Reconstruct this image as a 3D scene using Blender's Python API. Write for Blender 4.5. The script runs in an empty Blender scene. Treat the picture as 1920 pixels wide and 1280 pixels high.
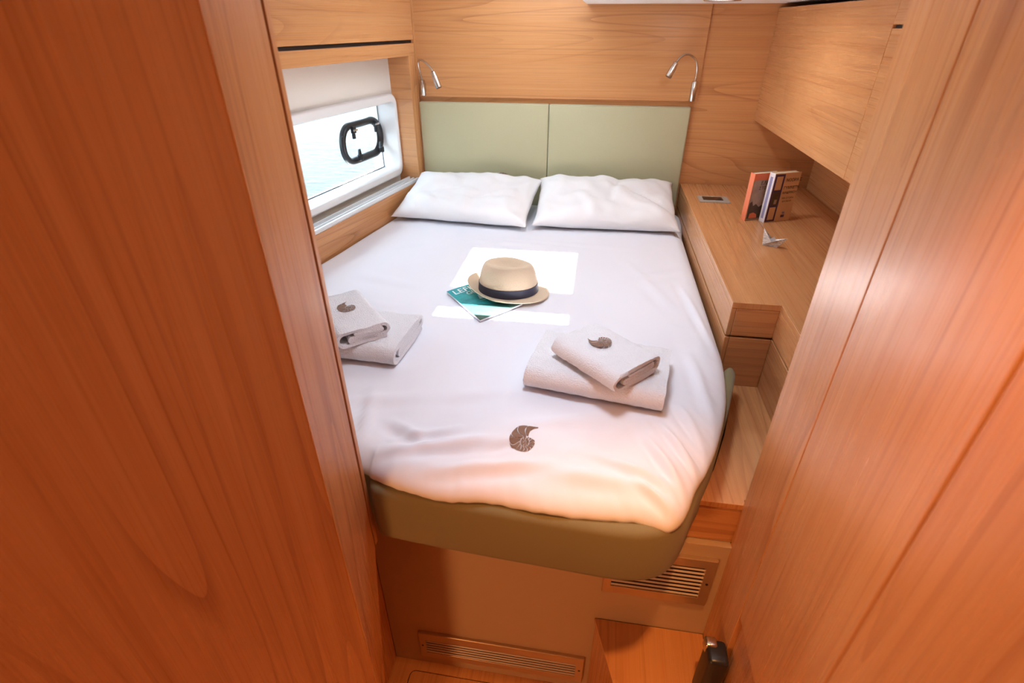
import bpy, bmesh, math, random
from mathutils import Vector, Matrix, noise
random.seed(7)
SC = bpy.context.scene
COL = SC.collection
R = math.radians

# ------------------------------------------------------------------ camera
cam = bpy.data.cameras.new('camera'); cam.sensor_width = 36.0; cam.lens = 980.0/1920*36
cam.clip_start = 0.02
co = bpy.data.objects.new('camera', cam); COL.objects.link(co)
co.location = (0, 0, 1.65); co.rotation_euler = (R(90-31.3), 0, R(9.0))
cam.dof.use_dof = True; cam.dof.focus_distance = 1.8; cam.dof.aperture_fstop = 4.0
SC.camera = co
# ------------------------------------------------------------------ world, sun, exposure
w = bpy.data.worlds.new('sky'); SC.world = w; w.use_nodes = True
bg = w.node_tree.nodes['Background']
bg.inputs[0].default_value = (0.72, 0.86, 1.0, 1); bg.inputs[1].default_value = 4.0
sun = bpy.data.lights.new('sun', 'SUN'); sun.energy = 30.0; sun.angle = R(0.6); sun.color = (1, .96, .90)
so = bpy.data.objects.new('sun', sun); COL.objects.link(so)
SUN = Vector((-0.055, 0.466, 1.0)).normalized()
so.rotation_euler = SUN.to_track_quat('Z', 'Y').to_euler()
def portal(name, loc, d, sx, sy):
    l = bpy.data.lights.new(name, 'AREA'); l.shape = 'RECTANGLE'; l.size = sx; l.size_y = sy
    l.cycles.is_portal = True
    o = bpy.data.objects.new(name, l); COL.objects.link(o); o.location = loc
    o.rotation_euler = Vector(d).to_track_quat('-Z', 'Y').to_euler()
portal('hatch_portal', (-.32, 2.22, 2.0), (0, 0, -1), .5, .72)
portal('window_portal', (-1.17, 2.13, 1.17), (.9867, -.1628, 0), 1.05, .36)
vs = SC.view_settings
SC.display_settings.display_device = 'sRGB'
vs.view_transform = 'Standard'; vs.look = 'None'; vs.gamma = 1.0; vs.use_curve_mapping = False
vs.exposure = 0.80
FILL_WALL_W = 7.6          # added warm fill lamp, unseen, at the end of the passage
FILL_STEP_W = 1.6           # warm downlight added to brighten the boarding step
FILL_FOOT_W = 1.9         # added cool white fill lamp over the foot of the berth

# ------------------------------------------------------------------ materials
def newmat(name):
    m = bpy.data.materials.new(name); m.use_nodes = True
    nt = m.node_tree; b = nt.nodes['Principled BSDF']
    return m, nt, b
def lnk(nt, a, b): nt.links.new(a, b)
def plain(name, col, rough=.5, metal=0.0, spec=.5, bump=None, var=0.0, sheen=0.0):
    m, nt, b = newmat(name)
    b.inputs['Base Color'].default_value = (*col, 1); b.inputs['Roughness'].default_value = rough
    b.inputs['Metallic'].default_value = metal; b.inputs['Specular IOR Level'].default_value = spec
    if sheen: b.inputs['Sheen Weight'].default_value = sheen
    tc = nt.nodes.new('ShaderNodeTexCoord')
    n = nt.nodes.new('ShaderNodeTexNoise'); n.inputs['Scale'].default_value = bump[0] if bump else 40
    n.inputs['Detail'].default_value = 3
    lnk(nt, tc.outputs['Object'], n.inputs['Vector'])
    if bump:
        bp = nt.nodes.new('ShaderNodeBump'); bp.inputs['Strength'].default_value = bump[1]; bp.inputs['Distance'].default_value = bump[2]
        lnk(nt, n.outputs['Fac'], bp.inputs['Height']); lnk(nt, bp.outputs['Normal'], b.inputs['Normal'])
    if var:
        mx = nt.nodes.new('ShaderNodeMix'); mx.data_type = 'RGBA'
        mx.inputs[6].default_value = (*[c*(1-var) for c in col], 1); mx.inputs[7].default_value = (*[min(1, c*(1+var)) for c in col], 1)
        lnk(nt, n.outputs['Fac'], mx.inputs[0]); lnk(nt, mx.outputs[2], b.inputs['Base Color'])
    return m
def wood(name, light, mid, dark, rough=.29):
    m, nt, b = newmat(name); N = nt.nodes.new
    uv = N('ShaderNodeUVMap'); uv.uv_map = 'grain'
    def noi(sx, sy, detail, dist=0.0, rg=.5):
        mp = N('ShaderNodeMapping'); mp.inputs['Scale'].default_value = (sx, sy, 1)
        lnk(nt, uv.outputs[0], mp.inputs[0])
        n = N('ShaderNodeTexNoise'); n.inputs['Scale'].default_value = 1; n.inputs['Detail'].default_value = detail
        n.inputs['Roughness'].default_value = rg; n.inputs['Distortion'].default_value = dist
        lnk(nt, mp.outputs[0], n.inputs['Vector']); return n.outputs['Fac']
    def math_(op, a, bb=None, clamp=False):
        n = N('ShaderNodeMath'); n.operation = op; n.use_clamp = clamp
        for i, v in enumerate((a, bb)):
            if v is None: continue
            if isinstance(v, (int, float)): n.inputs[i].default_value = v
            else: lnk(nt, v, n.inputs[i])
        return n.outputs[0]
    def mix(f, a, c):
        n = N('ShaderNodeMix'); n.data_type = 'RGBA'
        for i, v in ((0, f), (6, a), (7, c)):
            if isinstance(v, tuple): n.inputs[i].default_value = (*v, 1)
            elif isinstance(v, (int, float)): n.inputs[i].default_value = v
            else: lnk(nt, v, n.inputs[i])
        return n.outputs[2]
    def rng(v, a, bb, c=0.0, d=1.0):
        n = N('ShaderNodeMapRange'); n.inputs[1].default_value = a; n.inputs[2].default_value = bb
        n.inputs[3].default_value = c; n.inputs[4].default_value = d; lnk(nt, v, n.inputs[0]); return n.outputs[0]
    broad = noi(.42, 4.6, 1.0, .15, .4)                 # growth-ring field, its contours give the cathedrals
    ring = math_('FRACT', math_('MULTIPLY', broad, 13.0))
    line = rng(ring, 0.0, .22, 1.0, 0.0)                # sharp on one side, soft on the other
    line = math_('MULTIPLY', line, rng(noi(.7, 4.0, 1), .42, .66, 0.05, .80))
    med = noi(.8, 34, 3, .1)
    fine = noi(2.2, 300, 2)
    vein = rng(noi(.7, 95, 2, .05), .54, .70)
    c = mix(rng(med, .3, .7), light, mid)
    c = mix(math_('MULTIPLY', rng(fine, .40, .72), .22), c, dark)
    c = mix(math_('MULTIPLY', vein, .36), c, dark)
    c = mix(math_('MULTIPLY', line, .75), c, dark)
    lnk(nt, c, b.inputs['Base Color'])
    b.inputs['Roughness'].default_value = rough
    lnk(nt, rng(fine, .3, .7, rough-.04, rough+.05), b.inputs['Roughness'])
    bp = N('ShaderNodeBump'); bp.inputs['Strength'].default_value = .05; bp.inputs['Distance'].default_value = .001
    lnk(nt, fine, bp.inputs['Height']); lnk(nt, bp.outputs[0], b.inputs['Normal'])
    return m
M = {}
M['wood'] = wood('cherry_veneer', (.64, .32, .132), (.58, .265, .10), (.32, .112, .038))
M['gap'] = plain('dark_joint', (.022, .012, .008), .7)
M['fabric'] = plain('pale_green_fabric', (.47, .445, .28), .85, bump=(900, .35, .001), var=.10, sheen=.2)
M['bolster'] = plain('shade_darkened_fabric', (.21, .178, .085), .85, bump=(900, .35, .001), var=.10, sheen=.2)  # headboard fabric, darkened in colour to stand in for shade at the foot
M['sheet'] = plain('white_cotton', (.80, .81, .88), .75, bump=(700, .08, .0005))
M['pillow'] = plain('white_pillowcase', (.84, .84, .86), .75, bump=(500, .08, .0005))
M['terry'] = plain('white_terry', (.86, .86, .90), .95, bump=(330, .9, .005), var=.06)
M['emblem'] = plain('brown_embroidery', (.23, .13, .085), .8, bump=(900, .4, .001), var=.25)
M['white'] = plain('white_gelcoat', (.80, .80, .80), .35, bump=(200, .03, .0005))
M['liner'] = plain('cream_vinyl_liner', (.74, .70, .64), .6, bump=(500, .15, .0006))
M['beige'] = plain('beige_laminate', (.52, .38, .24), .45, bump=(700, .06, .0004), var=.05)
M['ceil'] = plain('ceiling_vinyl', (.82, .81, .79), .6, bump=(500, .1, .0005))
M['black'] = plain('black_plastic', (.018, .018, .020), .32, bump=(300, .05, .0005))
M['steel'] = plain('brushed_steel', (.62, .58, .54), .25, 1.0, bump=(400, .05, .0003))
M['grey'] = plain('silver_paint', (.50, .48, .43), .4, .2)
M['alu'] = plain('white_aluminium', (.78, .79, .80), .3, .15)
M['champagne'] = plain('champagne_metal', (.60, .45, .30), .38, .75, bump=(500, .05, .0003))
M['slat'] = plain('pale_slat', (.66, .58, .50), .4, .2)
M['seal'] = plain('black_seal', (.02, .025, .03), .6)
M['straw'] = plain('straw', (.74, .59, .42), .75, bump=(650, .8, .002), var=.12)
M['navy'] = plain('navy_ribbon', (.022, .024, .05), .6, bump=(700, .3, .001), var=.2)
M['paper'] = plain('book_pages', (.72, .62, .42), .8, var=.1)
M['orange'] = plain('orange_cover', (.80, .22, .10), .45, var=.06)
M['bwhite'] = plain('white_cover', (.78, .78, .82), .45)
M['peach'] = plain('peach_cover', (.74, .50, .30), .5, var=.05)
M['purple'] = plain('purple_ink', (.075, .045, .14), .55)
M['lav'] = plain('lavender_ink', (.30, .30, .52), .55)
M['brownink'] = plain('brown_ink', (.06, .03, .02), .55)
M['greycov'] = plain('grey_cover_art', (.42, .33, .27), .5, var=.35)
M['dkart'] = plain('dark_cover_art', (.10, .07, .05), .5, var=.5)
M['whiteink'] = plain('white_ink', (.80, .88, .88), .5)
M['lens'] = plain('lamp_lens', (.05, .05, .055), .15)
M['screen'] = plain('black_glass', (.012, .010, .010), .12)

def mag_mat():
    m, nt, b = newmat('magazine_cover'); N = nt.nodes.new
    uv = N('ShaderNodeUVMap'); uv.uv_map = 'grain'
    sp = N('ShaderNodeSeparateXYZ'); lnk(nt, uv.outputs[0], sp.inputs[0])
    n = N('ShaderNodeTexNoise'); n.inputs['Scale'].default_value = 18; n.inputs['Detail'].default_value = 5
    lnk(nt, uv.outputs[0], n.inputs['Vector'])
    ad = N('ShaderNodeMath'); ad.operation = 'MULTIPLY_ADD'; ad.inputs[1].default_value = .10
    lnk(nt, n.outputs[0], ad.inputs[0]); lnk(nt, sp.outputs[1], ad.inputs[2])
    cr = N('ShaderNodeValToRGB'); e = cr.color_ramp.elements
    e[0].position = .02; e[0].color = (.05, .12, .10, 1)
    e[1].position = .13; e[1].color = (.012, .10, .098, 1)
    for p, c in ((.135, (.015, .30, .33, 1)), (.19, (.012, .27, .30, 1)), (.215, (.02, .40, .42, 1)), (.27, (.01, .32, .38, 1))):
        x = e.new(p); x.color = c
    lnk(nt, ad.outputs[0], cr.inputs[0])
    mx = N('ShaderNodeMix'); mx.data_type = 'RGBA'; mx.blend_type = 'OVERLAY'; mx.inputs[0].default_value = .55
    n2 = N('ShaderNodeTexNoise'); n2.inputs['Scale'].default_value = 60; n2.inputs['Detail'].default_value = 4
    lnk(nt, uv.outputs[0], n2.inputs['Vector'])
    lnk(nt, cr.outputs[0], mx.inputs[6]); lnk(nt, n2.outputs[0], mx.inputs[7]); lnk(nt, mx.outputs[2], b.inputs['Base Color'])
    b.inputs['Roughness'].default_value = .35
    return m
M['mag'] = mag_mat()
def news_mat():
    m, nt, b = newmat('newsprint'); N = nt.nodes.new
    tc = N('ShaderNodeTexCoord'); mp = N('ShaderNodeMapping'); mp.inputs['Scale'].default_value = (90, 90, 520)
    lnk(nt, tc.outputs['Object'], mp.inputs[0])
    n = N('ShaderNodeTexNoise'); n.inputs['Scale'].default_value = 1; n.inputs['Detail'].default_value = 2
    lnk(nt, mp.outputs[0], n.inputs['Vector'])
    cr = N('ShaderNodeValToRGB'); e = cr.color_ramp.elements
    e[0].position = .36; e[0].color = (.40, .41, .44, 1); e[1].position = .52; e[1].color = (.88, .86, .82, 1)
    lnk(nt, n.outputs[0], cr.inputs[0]); lnk(nt, cr.outputs[0], b.inputs['Base Color'])
    b.inputs['Roughness'].default_value = .8
    return m
M['news'] = news_mat()
def glass_mat():
    m = bpy.data.materials.new('window_glass'); m.use_nodes = True; nt = m.node_tree; nt.nodes.clear(); N = nt.nodes.new
    o = N('ShaderNodeOutputMaterial'); mx = N('ShaderNodeMixShader'); t = N('ShaderNodeBsdfTransparent'); g = N('ShaderNodeBsdfGlossy')
    t.inputs[0].default_value = (.95, .98, .98, 1); g.inputs['Roughness'].default_value = .03
    mx.inputs[0].default_value = .06
    lnk(nt, t.outputs[0], mx.inputs[1]); lnk(nt, g.outputs[0], mx.inputs[2]); lnk(nt, mx.outputs[0], o.inputs[0])
    return m
M['glass'] = glass_mat()
def sea_mat():
    m, nt, b = newmat('sea_water'); N = nt.nodes.new
    tc = N('ShaderNodeTexCoord'); mp = N('ShaderNodeMapping'); mp.inputs['Scale'].default_value = (2.4, 5.5, 1); mp.inputs['Rotation'].default_value = (0, 0, .5)
    lnk(nt, tc.outputs['Object'], mp.inputs[0])
    n = N('ShaderNodeTexNoise'); n.inputs['Scale'].default_value = 1.6; n.inputs['Detail'].default_value = 5; n.inputs['Distortion'].default_value = .6
    lnk(nt, mp.outputs[0], n.inputs['Vector'])
    cr = N('ShaderNodeValToRGB'); e = cr.color_ramp.elements
    e[0].position = .38; e[0].color = (.003, .009, .011, 1); e[1].position = .62; e[1].color = (.014, .018, .019, 1)
    lnk(nt, n.outputs[0], cr.inputs[0]); lnk(nt, cr.outputs[0], b.inputs['Base Color'])
    bp = N('ShaderNodeBump'); bp.inputs['Strength'].default_value = .5; bp.inputs['Distance'].default_value = .05
    lnk(nt, n.outputs[0], bp.inputs['Height']); lnk(nt, bp.outputs[0], b.inputs['Normal'])
    b.inputs['Roughness'].default_value = .25; b.inputs['Specular IOR Level'].default_value = .12
    return m
M['sea'] = sea_mat()
def fill_lampmat(name, col, st):
    m, nt, b = newmat(name)
    b.inputs['Emission Color'].default_value = (*col, 1); b.inputs['Emission Strength'].default_value = st
    return m
M['cool_fill_glow'] = fill_lampmat('cool_fill_glass', (.88, .94, 1), 4.0)
M['warm_fill_glow'] = fill_lampmat('warm_fill_glass', (1, .72, .42), 6.0)

# ------------------------------------------------------------------ helpers
def tag(o, label=None, cat=None, group=None, kind=None):
    for k, v in (('label', label), ('category', cat), ('group', group), ('kind', kind)):
        if v: o[k] = v
    return o
def empty(name, loc, label, cat, group=None):
    o = bpy.data.objects.new(name, None); COL.objects.link(o); o.location = loc; o.empty_display_size = .05
    return tag(o, label, cat, group)
def wloc(o):
    v = Vector(o.location)
    while o.parent: o = o.parent; v += o.location
    return v
def finish(name, bm, mat, parent=None, grain=(1, 0, 0), smooth=False, origin=None, mats=None, sharp=None):
    """bm is in world coordinates; the origin goes to its base centre"""
    bm.normal_update()
    uvl = bm.loops.layers.uv.new('grain'); g = Vector(grain).normalized()
    ou, ov = random.uniform(0, 30), random.uniform(0, 30)
    if mat is M['mag']: ou = ov = 0
    for f in bm.faces:
        n = f.normal
        gg = g if abs(n.dot(g)) < .8 else Vector((0, 0, 1)) if abs(n.z) < .8 else Vector((1, 0, 0))
        u = (gg - n*gg.dot(n)).normalized(); v = n.cross(u)
        for l in f.loops:
            l[uvl].uv = (l.vert.co.dot(u)+ou, l.vert.co.dot(v)+ov)
        f.smooth = smooth
    xs = [v.co for v in bm.verts]
    if origin is None:
        lo = [min(c[i] for c in xs) for i in range(3)]; hi = [max(c[i] for c in xs) for i in range(3)]
        origin = Vector(((lo[0]+hi[0])/2, (lo[1]+hi[1])/2, lo[2]))
    origin = Vector(origin)
    bmesh.ops.translate(bm, verts=bm.verts, vec=-origin)
    me = bpy.data.meshes.new(name); bm.to_mesh(me); bm.free()
    for mm in (mats or [mat]): me.materials.append(mm)
    if smooth and sharp is not None:
        try: me.set_sharp_from_angle(angle=R(sharp))
        except Exception: pass
    o = bpy.data.objects.new(name, me); COL.objects.link(o)
    if parent: o.parent = parent; o.location = origin - wloc(parent)
    else: o.location = origin
    return o
ID = lambda a, b, c: Vector((a, b, c))
A0 = Vector((-.89, 2.7, 0)); E0 = Vector((-.1628, -.9867, 0)); N0 = Vector((.9867, -.1628, 0))
LF = lambda s, o, z: A0 + E0*s - N0*o + Vector((0, 0, z))       # hull-side frame: along the hull, outward, up
def add_box(bm, x0, x1, y0, y1, z0, z1, fr=ID, bev=0.0, seg=2):
    vs = [bm.verts.new(fr(x, y, z)) for z in (z0, z1) for y in (y0, y1) for x in (x0, x1)]
    fs = [bm.faces.new([vs[i] for i in q]) for q in ((0, 2, 3, 1), (4, 5, 7, 6), (0, 1, 5, 4), (2, 6, 7, 3), (0, 4, 6, 2), (1, 3, 7, 5))]
    bmesh.ops.recalc_face_normals(bm, faces=fs)
    if bev:
        es = list({e for f in fs for e in f.edges})
        bmesh.ops.bevel(bm, geom=es, offset=bev, segments=seg, profile=.5, affect='EDGES')
def box(name, x0, x1, y0, y1, z0, z1, mat, parent=None, grain=(1, 0, 0), fr=ID, bev=.0015, seg=2, smooth=False):
    bm = bmesh.new(); add_box(bm, x0, x1, y0, y1, z0, z1, fr, bev, seg)
    return finish(name, bm, M[mat], parent, grain, smooth)
def add_prism(bm, poly, h0, h1, fr, bev=0.0):
    """poly in (a,b), extruded over c; fr(a,b,c) -> world"""
    lo = [bm.verts.new(fr(a, b, h0)) for a, b in poly]; hi = [bm.verts.new(fr(a, b, h1)) for a, b in poly]
    n = len(poly); fs = [bm.faces.new(lo[::-1]), bm.faces.new(hi)]
    for i in range(n): fs.append(bm.faces.new([lo[i], lo[(i+1) % n], hi[(i+1) % n], hi[i]]))
    bmesh.ops.recalc_face_normals(bm, faces=fs)
    if bev:
        bmesh.ops.bevel(bm, geom=list({e for f in fs for e in f.edges}), offset=bev, segments=2, profile=.5, affect='EDGES')
def prism(name, poly, h0, h1, mat, parent=None, grain=(1, 0, 0), fr=ID, bev=.0, smooth=False):
    bm = bmesh.new(); add_prism(bm, poly, h0, h1, fr, bev)
    return finish(name, bm, M[mat], parent, grain, smooth)
def rrect(x0, x1, y0, y1, r, n=8):
    pts = []
    for cx, cy, a in ((x1-r, y1-r, 0), (x0+r, y1-r, 90), (x0+r, y0+r, 180), (x1-r, y0+r, 270)):
        for i in range(n+1):
            t = R(a+90*i/n); pts.append((cx+r*math.cos(t), cy+r*math.sin(t)))
    return pts
def add_loft(bm, loops, closed=True):
    """loops: lists of world points of equal length; consecutive loops are bridged, last to first as well"""
    vl = [[bm.verts.new(p) for p in l] for l in loops]; n = len(loops[0]); fs = []
    m = len(vl)
    for k in range(m if closed else m-1):
        a, b = vl[k], vl[(k+1) % m]
        for i in range(n):
            fs.append(bm.faces.new([a[i], a[(i+1) % n], b[(i+1) % n], b[i]]))
    bmesh.ops.recalc_face_normals(bm, faces=fs)
    return vl
def add_tube(bm, pts, rad, n=12, cap=True):
    pts = [Vector(p) for p in pts]; rads = rad if isinstance(rad, (list, tuple)) else [rad]*len(pts)
    loops = []; up = None
    for i, p in enumerate(pts):
        t = (pts[min(i+1, len(pts)-1)] - pts[max(i-1, 0)]).normalized()
        if up is None:
            up = t.orthogonal().normalized()
        up = (up - t*up.dot(t)).normalized(); s = t.cross(up)
        loops.append([p + (up*math.cos(2*math.pi*k/n) + s*math.sin(2*math.pi*k/n))*rads[i] for k in range(n)])
    vl = add_loft(bm, loops, closed=False)
    if cap:
        bm.faces.new(vl[0][::-1]); bm.faces.new(vl[-1])
def tube(name, pts, rad, mat, parent=None, n=12):
    bm = bmesh.new(); add_tube(bm, pts, rad, n)
    bmesh.ops.recalc_face_normals(bm, faces=bm.faces)
    return finish(name, bm, M[mat], parent, smooth=True, sharp=45)
def crom(P, n, closed=False):
    out = []; m = len(P)
    for i in range(m if closed else m-1):
        g = (lambda j: Vector(P[j % m])) if closed else (lambda j: Vector(P[max(0, min(m-1, j))]))
        p0, p1, p2, p3 = g(i-1), g(i), g(i+1), g(i+2)
        for k in range(n):
            t = k/n
            out.append(.5*((2*p1)+(p2-p0)*t+(2*p0-5*p1+4*p2-p3)*t*t+(3*p1-p0-3*p2+p3)*t**3))
    if not closed: out.append(Vector(P[-1]))
    return out
def text(name, s, size, org, ux, uy, mat, parent, lift=.0006, align='LEFT', thick=True):
    cu = bpy.data.curves.new(name, 'FONT'); cu.body = s; cu.size = size; cu.align_x = align; cu.resolution_u = 3
    if thick: cu.offset = size*.012
    t = bpy.data.objects.new(name, cu); COL.objects.link(t)
    bpy.context.view_layer.update()
    me = bpy.data.meshes.new_from_object(t.evaluated_get(bpy.context.evaluated_depsgraph_get()))
    bpy.data.objects.remove(t); bm = bmesh.new(); bm.from_mesh(me); bpy.data.meshes.remove(me)
    ux = Vector(ux).normalized(); uy = Vector(uy).normalized(); n = ux.cross(uy); org = Vector(org)
    for v in bm.verts: v.co = org + ux*v.co.x + uy*v.co.y + n*lift
    return finish(name, bm, M[mat], parent)
def struct(o, label, cat=None): return tag(o, label, cat, kind='structure')

FL = -.21; ZB = .85                       # cabin sole, mattress top
# ------------------------------------------------------------------ setting
WX = (1, 0, 0); WY = (0, 1, 0); WZ = (0, 0, 1)
wb = struct(box('wall_back', -1.15, 1.06, 2.715, 2.76, FL, 2.1, 'wood', grain=WX), 'cherry veneer bulkhead behind the headboard', 'wall')
box('veneer_panel', -.888, .425, 2.703, 2.716, 1.346, 2.1, 'wood', wb, WX)
struct(box('wall_right', 1.0, 1.05, .25, 2.715, FL, 2.1, 'wood', grain=WY), 'cherry veneer hull side behind the shelf and books', 'wall')
struct(box('wall_entry', -1.6, 1.05, -1.25, -1.2, FL, 2.1, 'wood', grain=WZ), 'veneered bulkhead at the end of the passage', 'wall')
struct(box('wall_passage_left', -1.6, -1.55, -1.2, .62, FL, 2.1, 'wood', grain=WZ), 'veneered side of the passage', 'wall')
struct(box('wall_passage_right', .46, 1.05, -1.2, .30, FL, 2.1, 'wood', grain=WZ), 'veneered side of the passage', 'wall')
# floor with an inset hatch
bm = bmesh.new()
add_loft(bm, [[Vector((x, y, z)) for x, y in L] for L, z in
   ((([(1.05, 2.76)]*9+[(-1.6, 2.76)]*9+[(-1.6, -1.25)]*9+[(1.05, -1.25)]*9), FL), (rrect(-.482, .060, .30, .868, .02), FL), (rrect(-.482, .060, .30, .868, .02), FL-.012), (([(1.05, 2.76)]*9+[(-1.6, 2.76)]*9+[(-1.6, -1.25)]*9+[(1.05, -1.25)]*9), FL-.012))])
bmesh.ops.remove_doubles(bm, verts=bm.verts, dist=1e-5)
fl = struct(finish('floor', bm, M['wood'], grain=WY), 'veneered cabin sole with an inset hatch', 'floor')
prism('hatch_cover', rrect(-.479, .057, .303, .865, .018), FL-.012, FL, 'wood', fl, WY)
box('hatch_well', -.55, .12, .2, .9, FL-.03, FL-.0125, 'gap', fl)
# ceiling: low liner over the berth with the well of a roof hatch, higher over the passage
HX0, HX1, HY0, HY1 = -1.25, -.10, 1.83, 2.7145
bm = bmesh.new()
for b in ((-1.6, HX0, 1.3, 2.715), (HX1, 1.05, 1.3, 2.715), (HX0, HX1, 1.3, HY0),): add_box(bm, *b, 1.722, 1.74)
ce = struct(finish('ceiling', bm, M['ceil']), 'white ceiling liner above the berth', 'ceiling')
bm = bmesh.new()
for b in ((HX0-.015, HX0, HY0, HY1), (HX1, HX1+.015, HY0, HY1), (HX0-.015, HX1+.015, HY0-.015, HY0)): add_box(bm, *b, 1.730, 1.96)
finish('hatch_well', bm, M['white'], ce)
SH = [1.10*SUN.x/SUN.z, 1.10*SUN.y/SUN.z]                  # sun shift from the bed up to the hatch
hx0, hx1 = -.482+SH[0], -.040+SH[0]; hy = [1.390+SH[1], 1.495+SH[1], 1.652+SH[1], 2.028+SH[1]]
bm = bmesh.new()
for b in ((-1.6, hx0, 1.30, 2.76), (hx1, 1.05, 1.30, 2.76), (hx0, hx1, 1.30, hy[0]), (hx0, hx1, hy[1], hy[2]), (hx0, hx1, hy[3], 2.76)): add_box(bm, *b, 1.95, 1.97)
finish('deck', bm, M['white'], ce)
struct(box('ceiling_passage', -1.6, 1.05, -1.25, 1.31, 2.06, 2.1, 'ceil'), 'white ceiling of the passage', 'ceiling')
struct(box('trim_1', -1.6, 1.05, 1.29, 1.31, 1.722, 2.06, 'ceil'), 'white riser between the two ceiling levels', 'trim')
# sea
bm = bmesh.new(); add_box(bm, -40, -1.75, -25, 35, -.9, -.6)
tag(finish('sea', bm, M['sea']), 'bright rippled pale sea outside the window', 'water', kind='stuff')

# ------------------------------------------------------------------ hull side with the window (frame LF)
GR = tuple(E0)
hull = bmesh.new()
for s0, s1, z0, z1 in ((-.12, .072, FL, 2.1), (1.12, 2.30, FL, 2.1), (.072, 1.12, FL, 1.00), (.072, 1.12, 1.345, 2.1)):
    add_box(hull, s0, s1, .195, .25, z0, z1, LF)
wl = struct(finish('wall_left', hull, M['white']), 'hull side behind the window recess', 'wall')
lin = bmesh.new()
for s0, s1, z0, z1 in ((.066, 1.5, 1.345, 1.60), (.066, 1.5, .93, 1.00), (1.10, 1.5, 1.0, 1.345)): add_box(lin, s0, s1, .11, .125, z0, z1, LF)
finish('liner_panel', lin, M['liner'], wl)
lk = empty('overhead_locker', LF(.75, .1, 1.522), 'veneered locker front running above the window to the bulkhead', 'locker')
box('front_board', -.0, 1.9, 0, .02, 1.586, 2.05, 'wood', lk, GR, LF)
box('lower_rail', -.0, 1.9, 0, .02, 1.522, 1.573, 'wood', lk, GR, LF)
box('bottom_board', -.0, 1.9, .021, .19, 1.535, 1.55, 'wood', lk, GR, LF)
box('shadow_gap', .002, 1.9, .012, .03, 1.565, 1.60, 'gap', lk, GR, LF, bev=0)
jb = struct(box('trim_2', .008, .066, .0, .112, .80, 1.522, 'wood', None, WX, LF), 'wooden jamb between the window recess and the headboard', 'trim')
box('edge_strip', -.005, .0075, -.006, .10, .80, 2.0, 'wood', jb, WZ, LF)
pl = struct(box('trim_3', .005, 2.2, 0, .022, .60, .956, 'wood', None, GR, LF), 'wooden side board between the mattress and the window', 'trim')
box('sill_board', .066, 2.0, .023, .12, .91, .935, 'beige', pl, GR, LF)
rl = empty('blind_rail', LF(.7, .03, .956), 'white aluminium blind rail along the window sill', 'rail')
for nm, o0, o1, z1 in (('track_base', .004, .062, .960), ('track_lip', .004, .014, .972), ('track_lip', .030, .038, .970), ('track_lip', .054, .062, .974)):
    box(nm, .035, 1.8, o0, o1, .956 if nm == 'track_base' else .9605, z1, 'alu', rl, GR, LF, bev=.0012)
# window frame: rounded lip and deep reveal
def lloop(x0, x1, z0, z1, r, o): return [LF(a, o, b) for a, b in rrect(x0, x1, z0, z1, r)]
bm = bmesh.new()
add_loft(bm, [lloop(.068, 1.16, .985, 1.368, .052, .108), lloop(.068, 1.16, .985, 1.368, .052, .092), lloop(.071, 1.157, .988, 1.365, .050, .086),
              lloop(.076, 1.152, .994, 1.358, .046, .084), lloop(.083, 1.145, 1.016, 1.332, .038, .087), lloop(.086, 1.142, 1.020, 1.328, .036, .094),
              lloop(.080, 1.13, 1.012, 1.33, .006, .188), lloop(.05, 1.16, .99, 1.36, .006, .188), lloop(.05, 1.16, .99, 1.36, .006, .108)])
win = empty('window_1', LF(.6, .15, .985), 'long hull window with a white moulded frame looking on the sea', 'window'); win['kind'] = 'structure'
finish('window_frame', bm, M['white'], win, smooth=True, sharp=50)
box('pane', .072, 1.135, .190, .194, 1.004, 1.338, 'glass', win, fr=LF, bev=0)
bm = bmesh.new()
add_loft(bm, [lloop(.081, 1.129, 1.013, 1.329, .004, .1885), lloop(.086, 1.124, 1.018, 1.324, .004, .1875), lloop(.086, 1.124, 1.018, 1.324, .004, .1895)])
finish('seal', bm, M['seal'], win)
# opening port in the pane
pt = empty('opening_port', LF(.25, .18, 1.09), 'small opening port with rounded black frame set in the window pane', 'porthole')
def ploop(d, o): return lloop(.082+d, .432-d, 1.082+d, 1.268-d, .085-d*.9, o)
bm = bmesh.new()
add_loft(bm, [ploop(0, .1895), ploop(0, .180), ploop(.004, .171), ploop(.012, .166), ploop(.020, .168), ploop(.026, .175), ploop(.030, .178), ploop(.033, .186), ploop(.034, .1895)])
finish('port_frame', bm, M['black'], pt, smooth=True, sharp=60)
for s in (.155, .345):
    h = box('hinge', s-.012, s+.012, .156, .172, 1.222, 1.252, 'black', pt, fr=LF, bev=.003)
    box('hinge_pin', s-.016, s+.016, .150, .157, 1.232, 1.240, 'steel', h, fr=LF, bev=.002)
    box('hinge_arm', s-.008, s+.008, .160, .172, 1.198, 1.222, 'black', h, fr=LF, bev=.003)
for s in (.135, .325):
    h = box('latch', s-.011, s+.011, .150, .170, 1.100, 1.128, 'black', pt, fr=LF, bev=.004)
    bm = bmesh.new(); add_prism(bm, [(s-.010, 1.120), (s+.012, 1.120), (s+.006, 1.150), (s-.004, 1.152)], .156, .166, lambda a, b, c: LF(a, c, b), .002)
    finish('latch_lever', bm, M['black'], h)

# ------------------------------------------------------------------ headboard
hb = empty('headboard', (-.245, 2.69, .70), 'pale green fabric headboard in two padded halves', 'headboard')
for x0, x1 in ((-.886, -.2485), (-.2465, .402)):
    box('padded_panel', x0, x1, 2.682, 2.7145, .70, 1.324, 'fabric', hb, bev=.007, seg=3, smooth=True)

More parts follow.
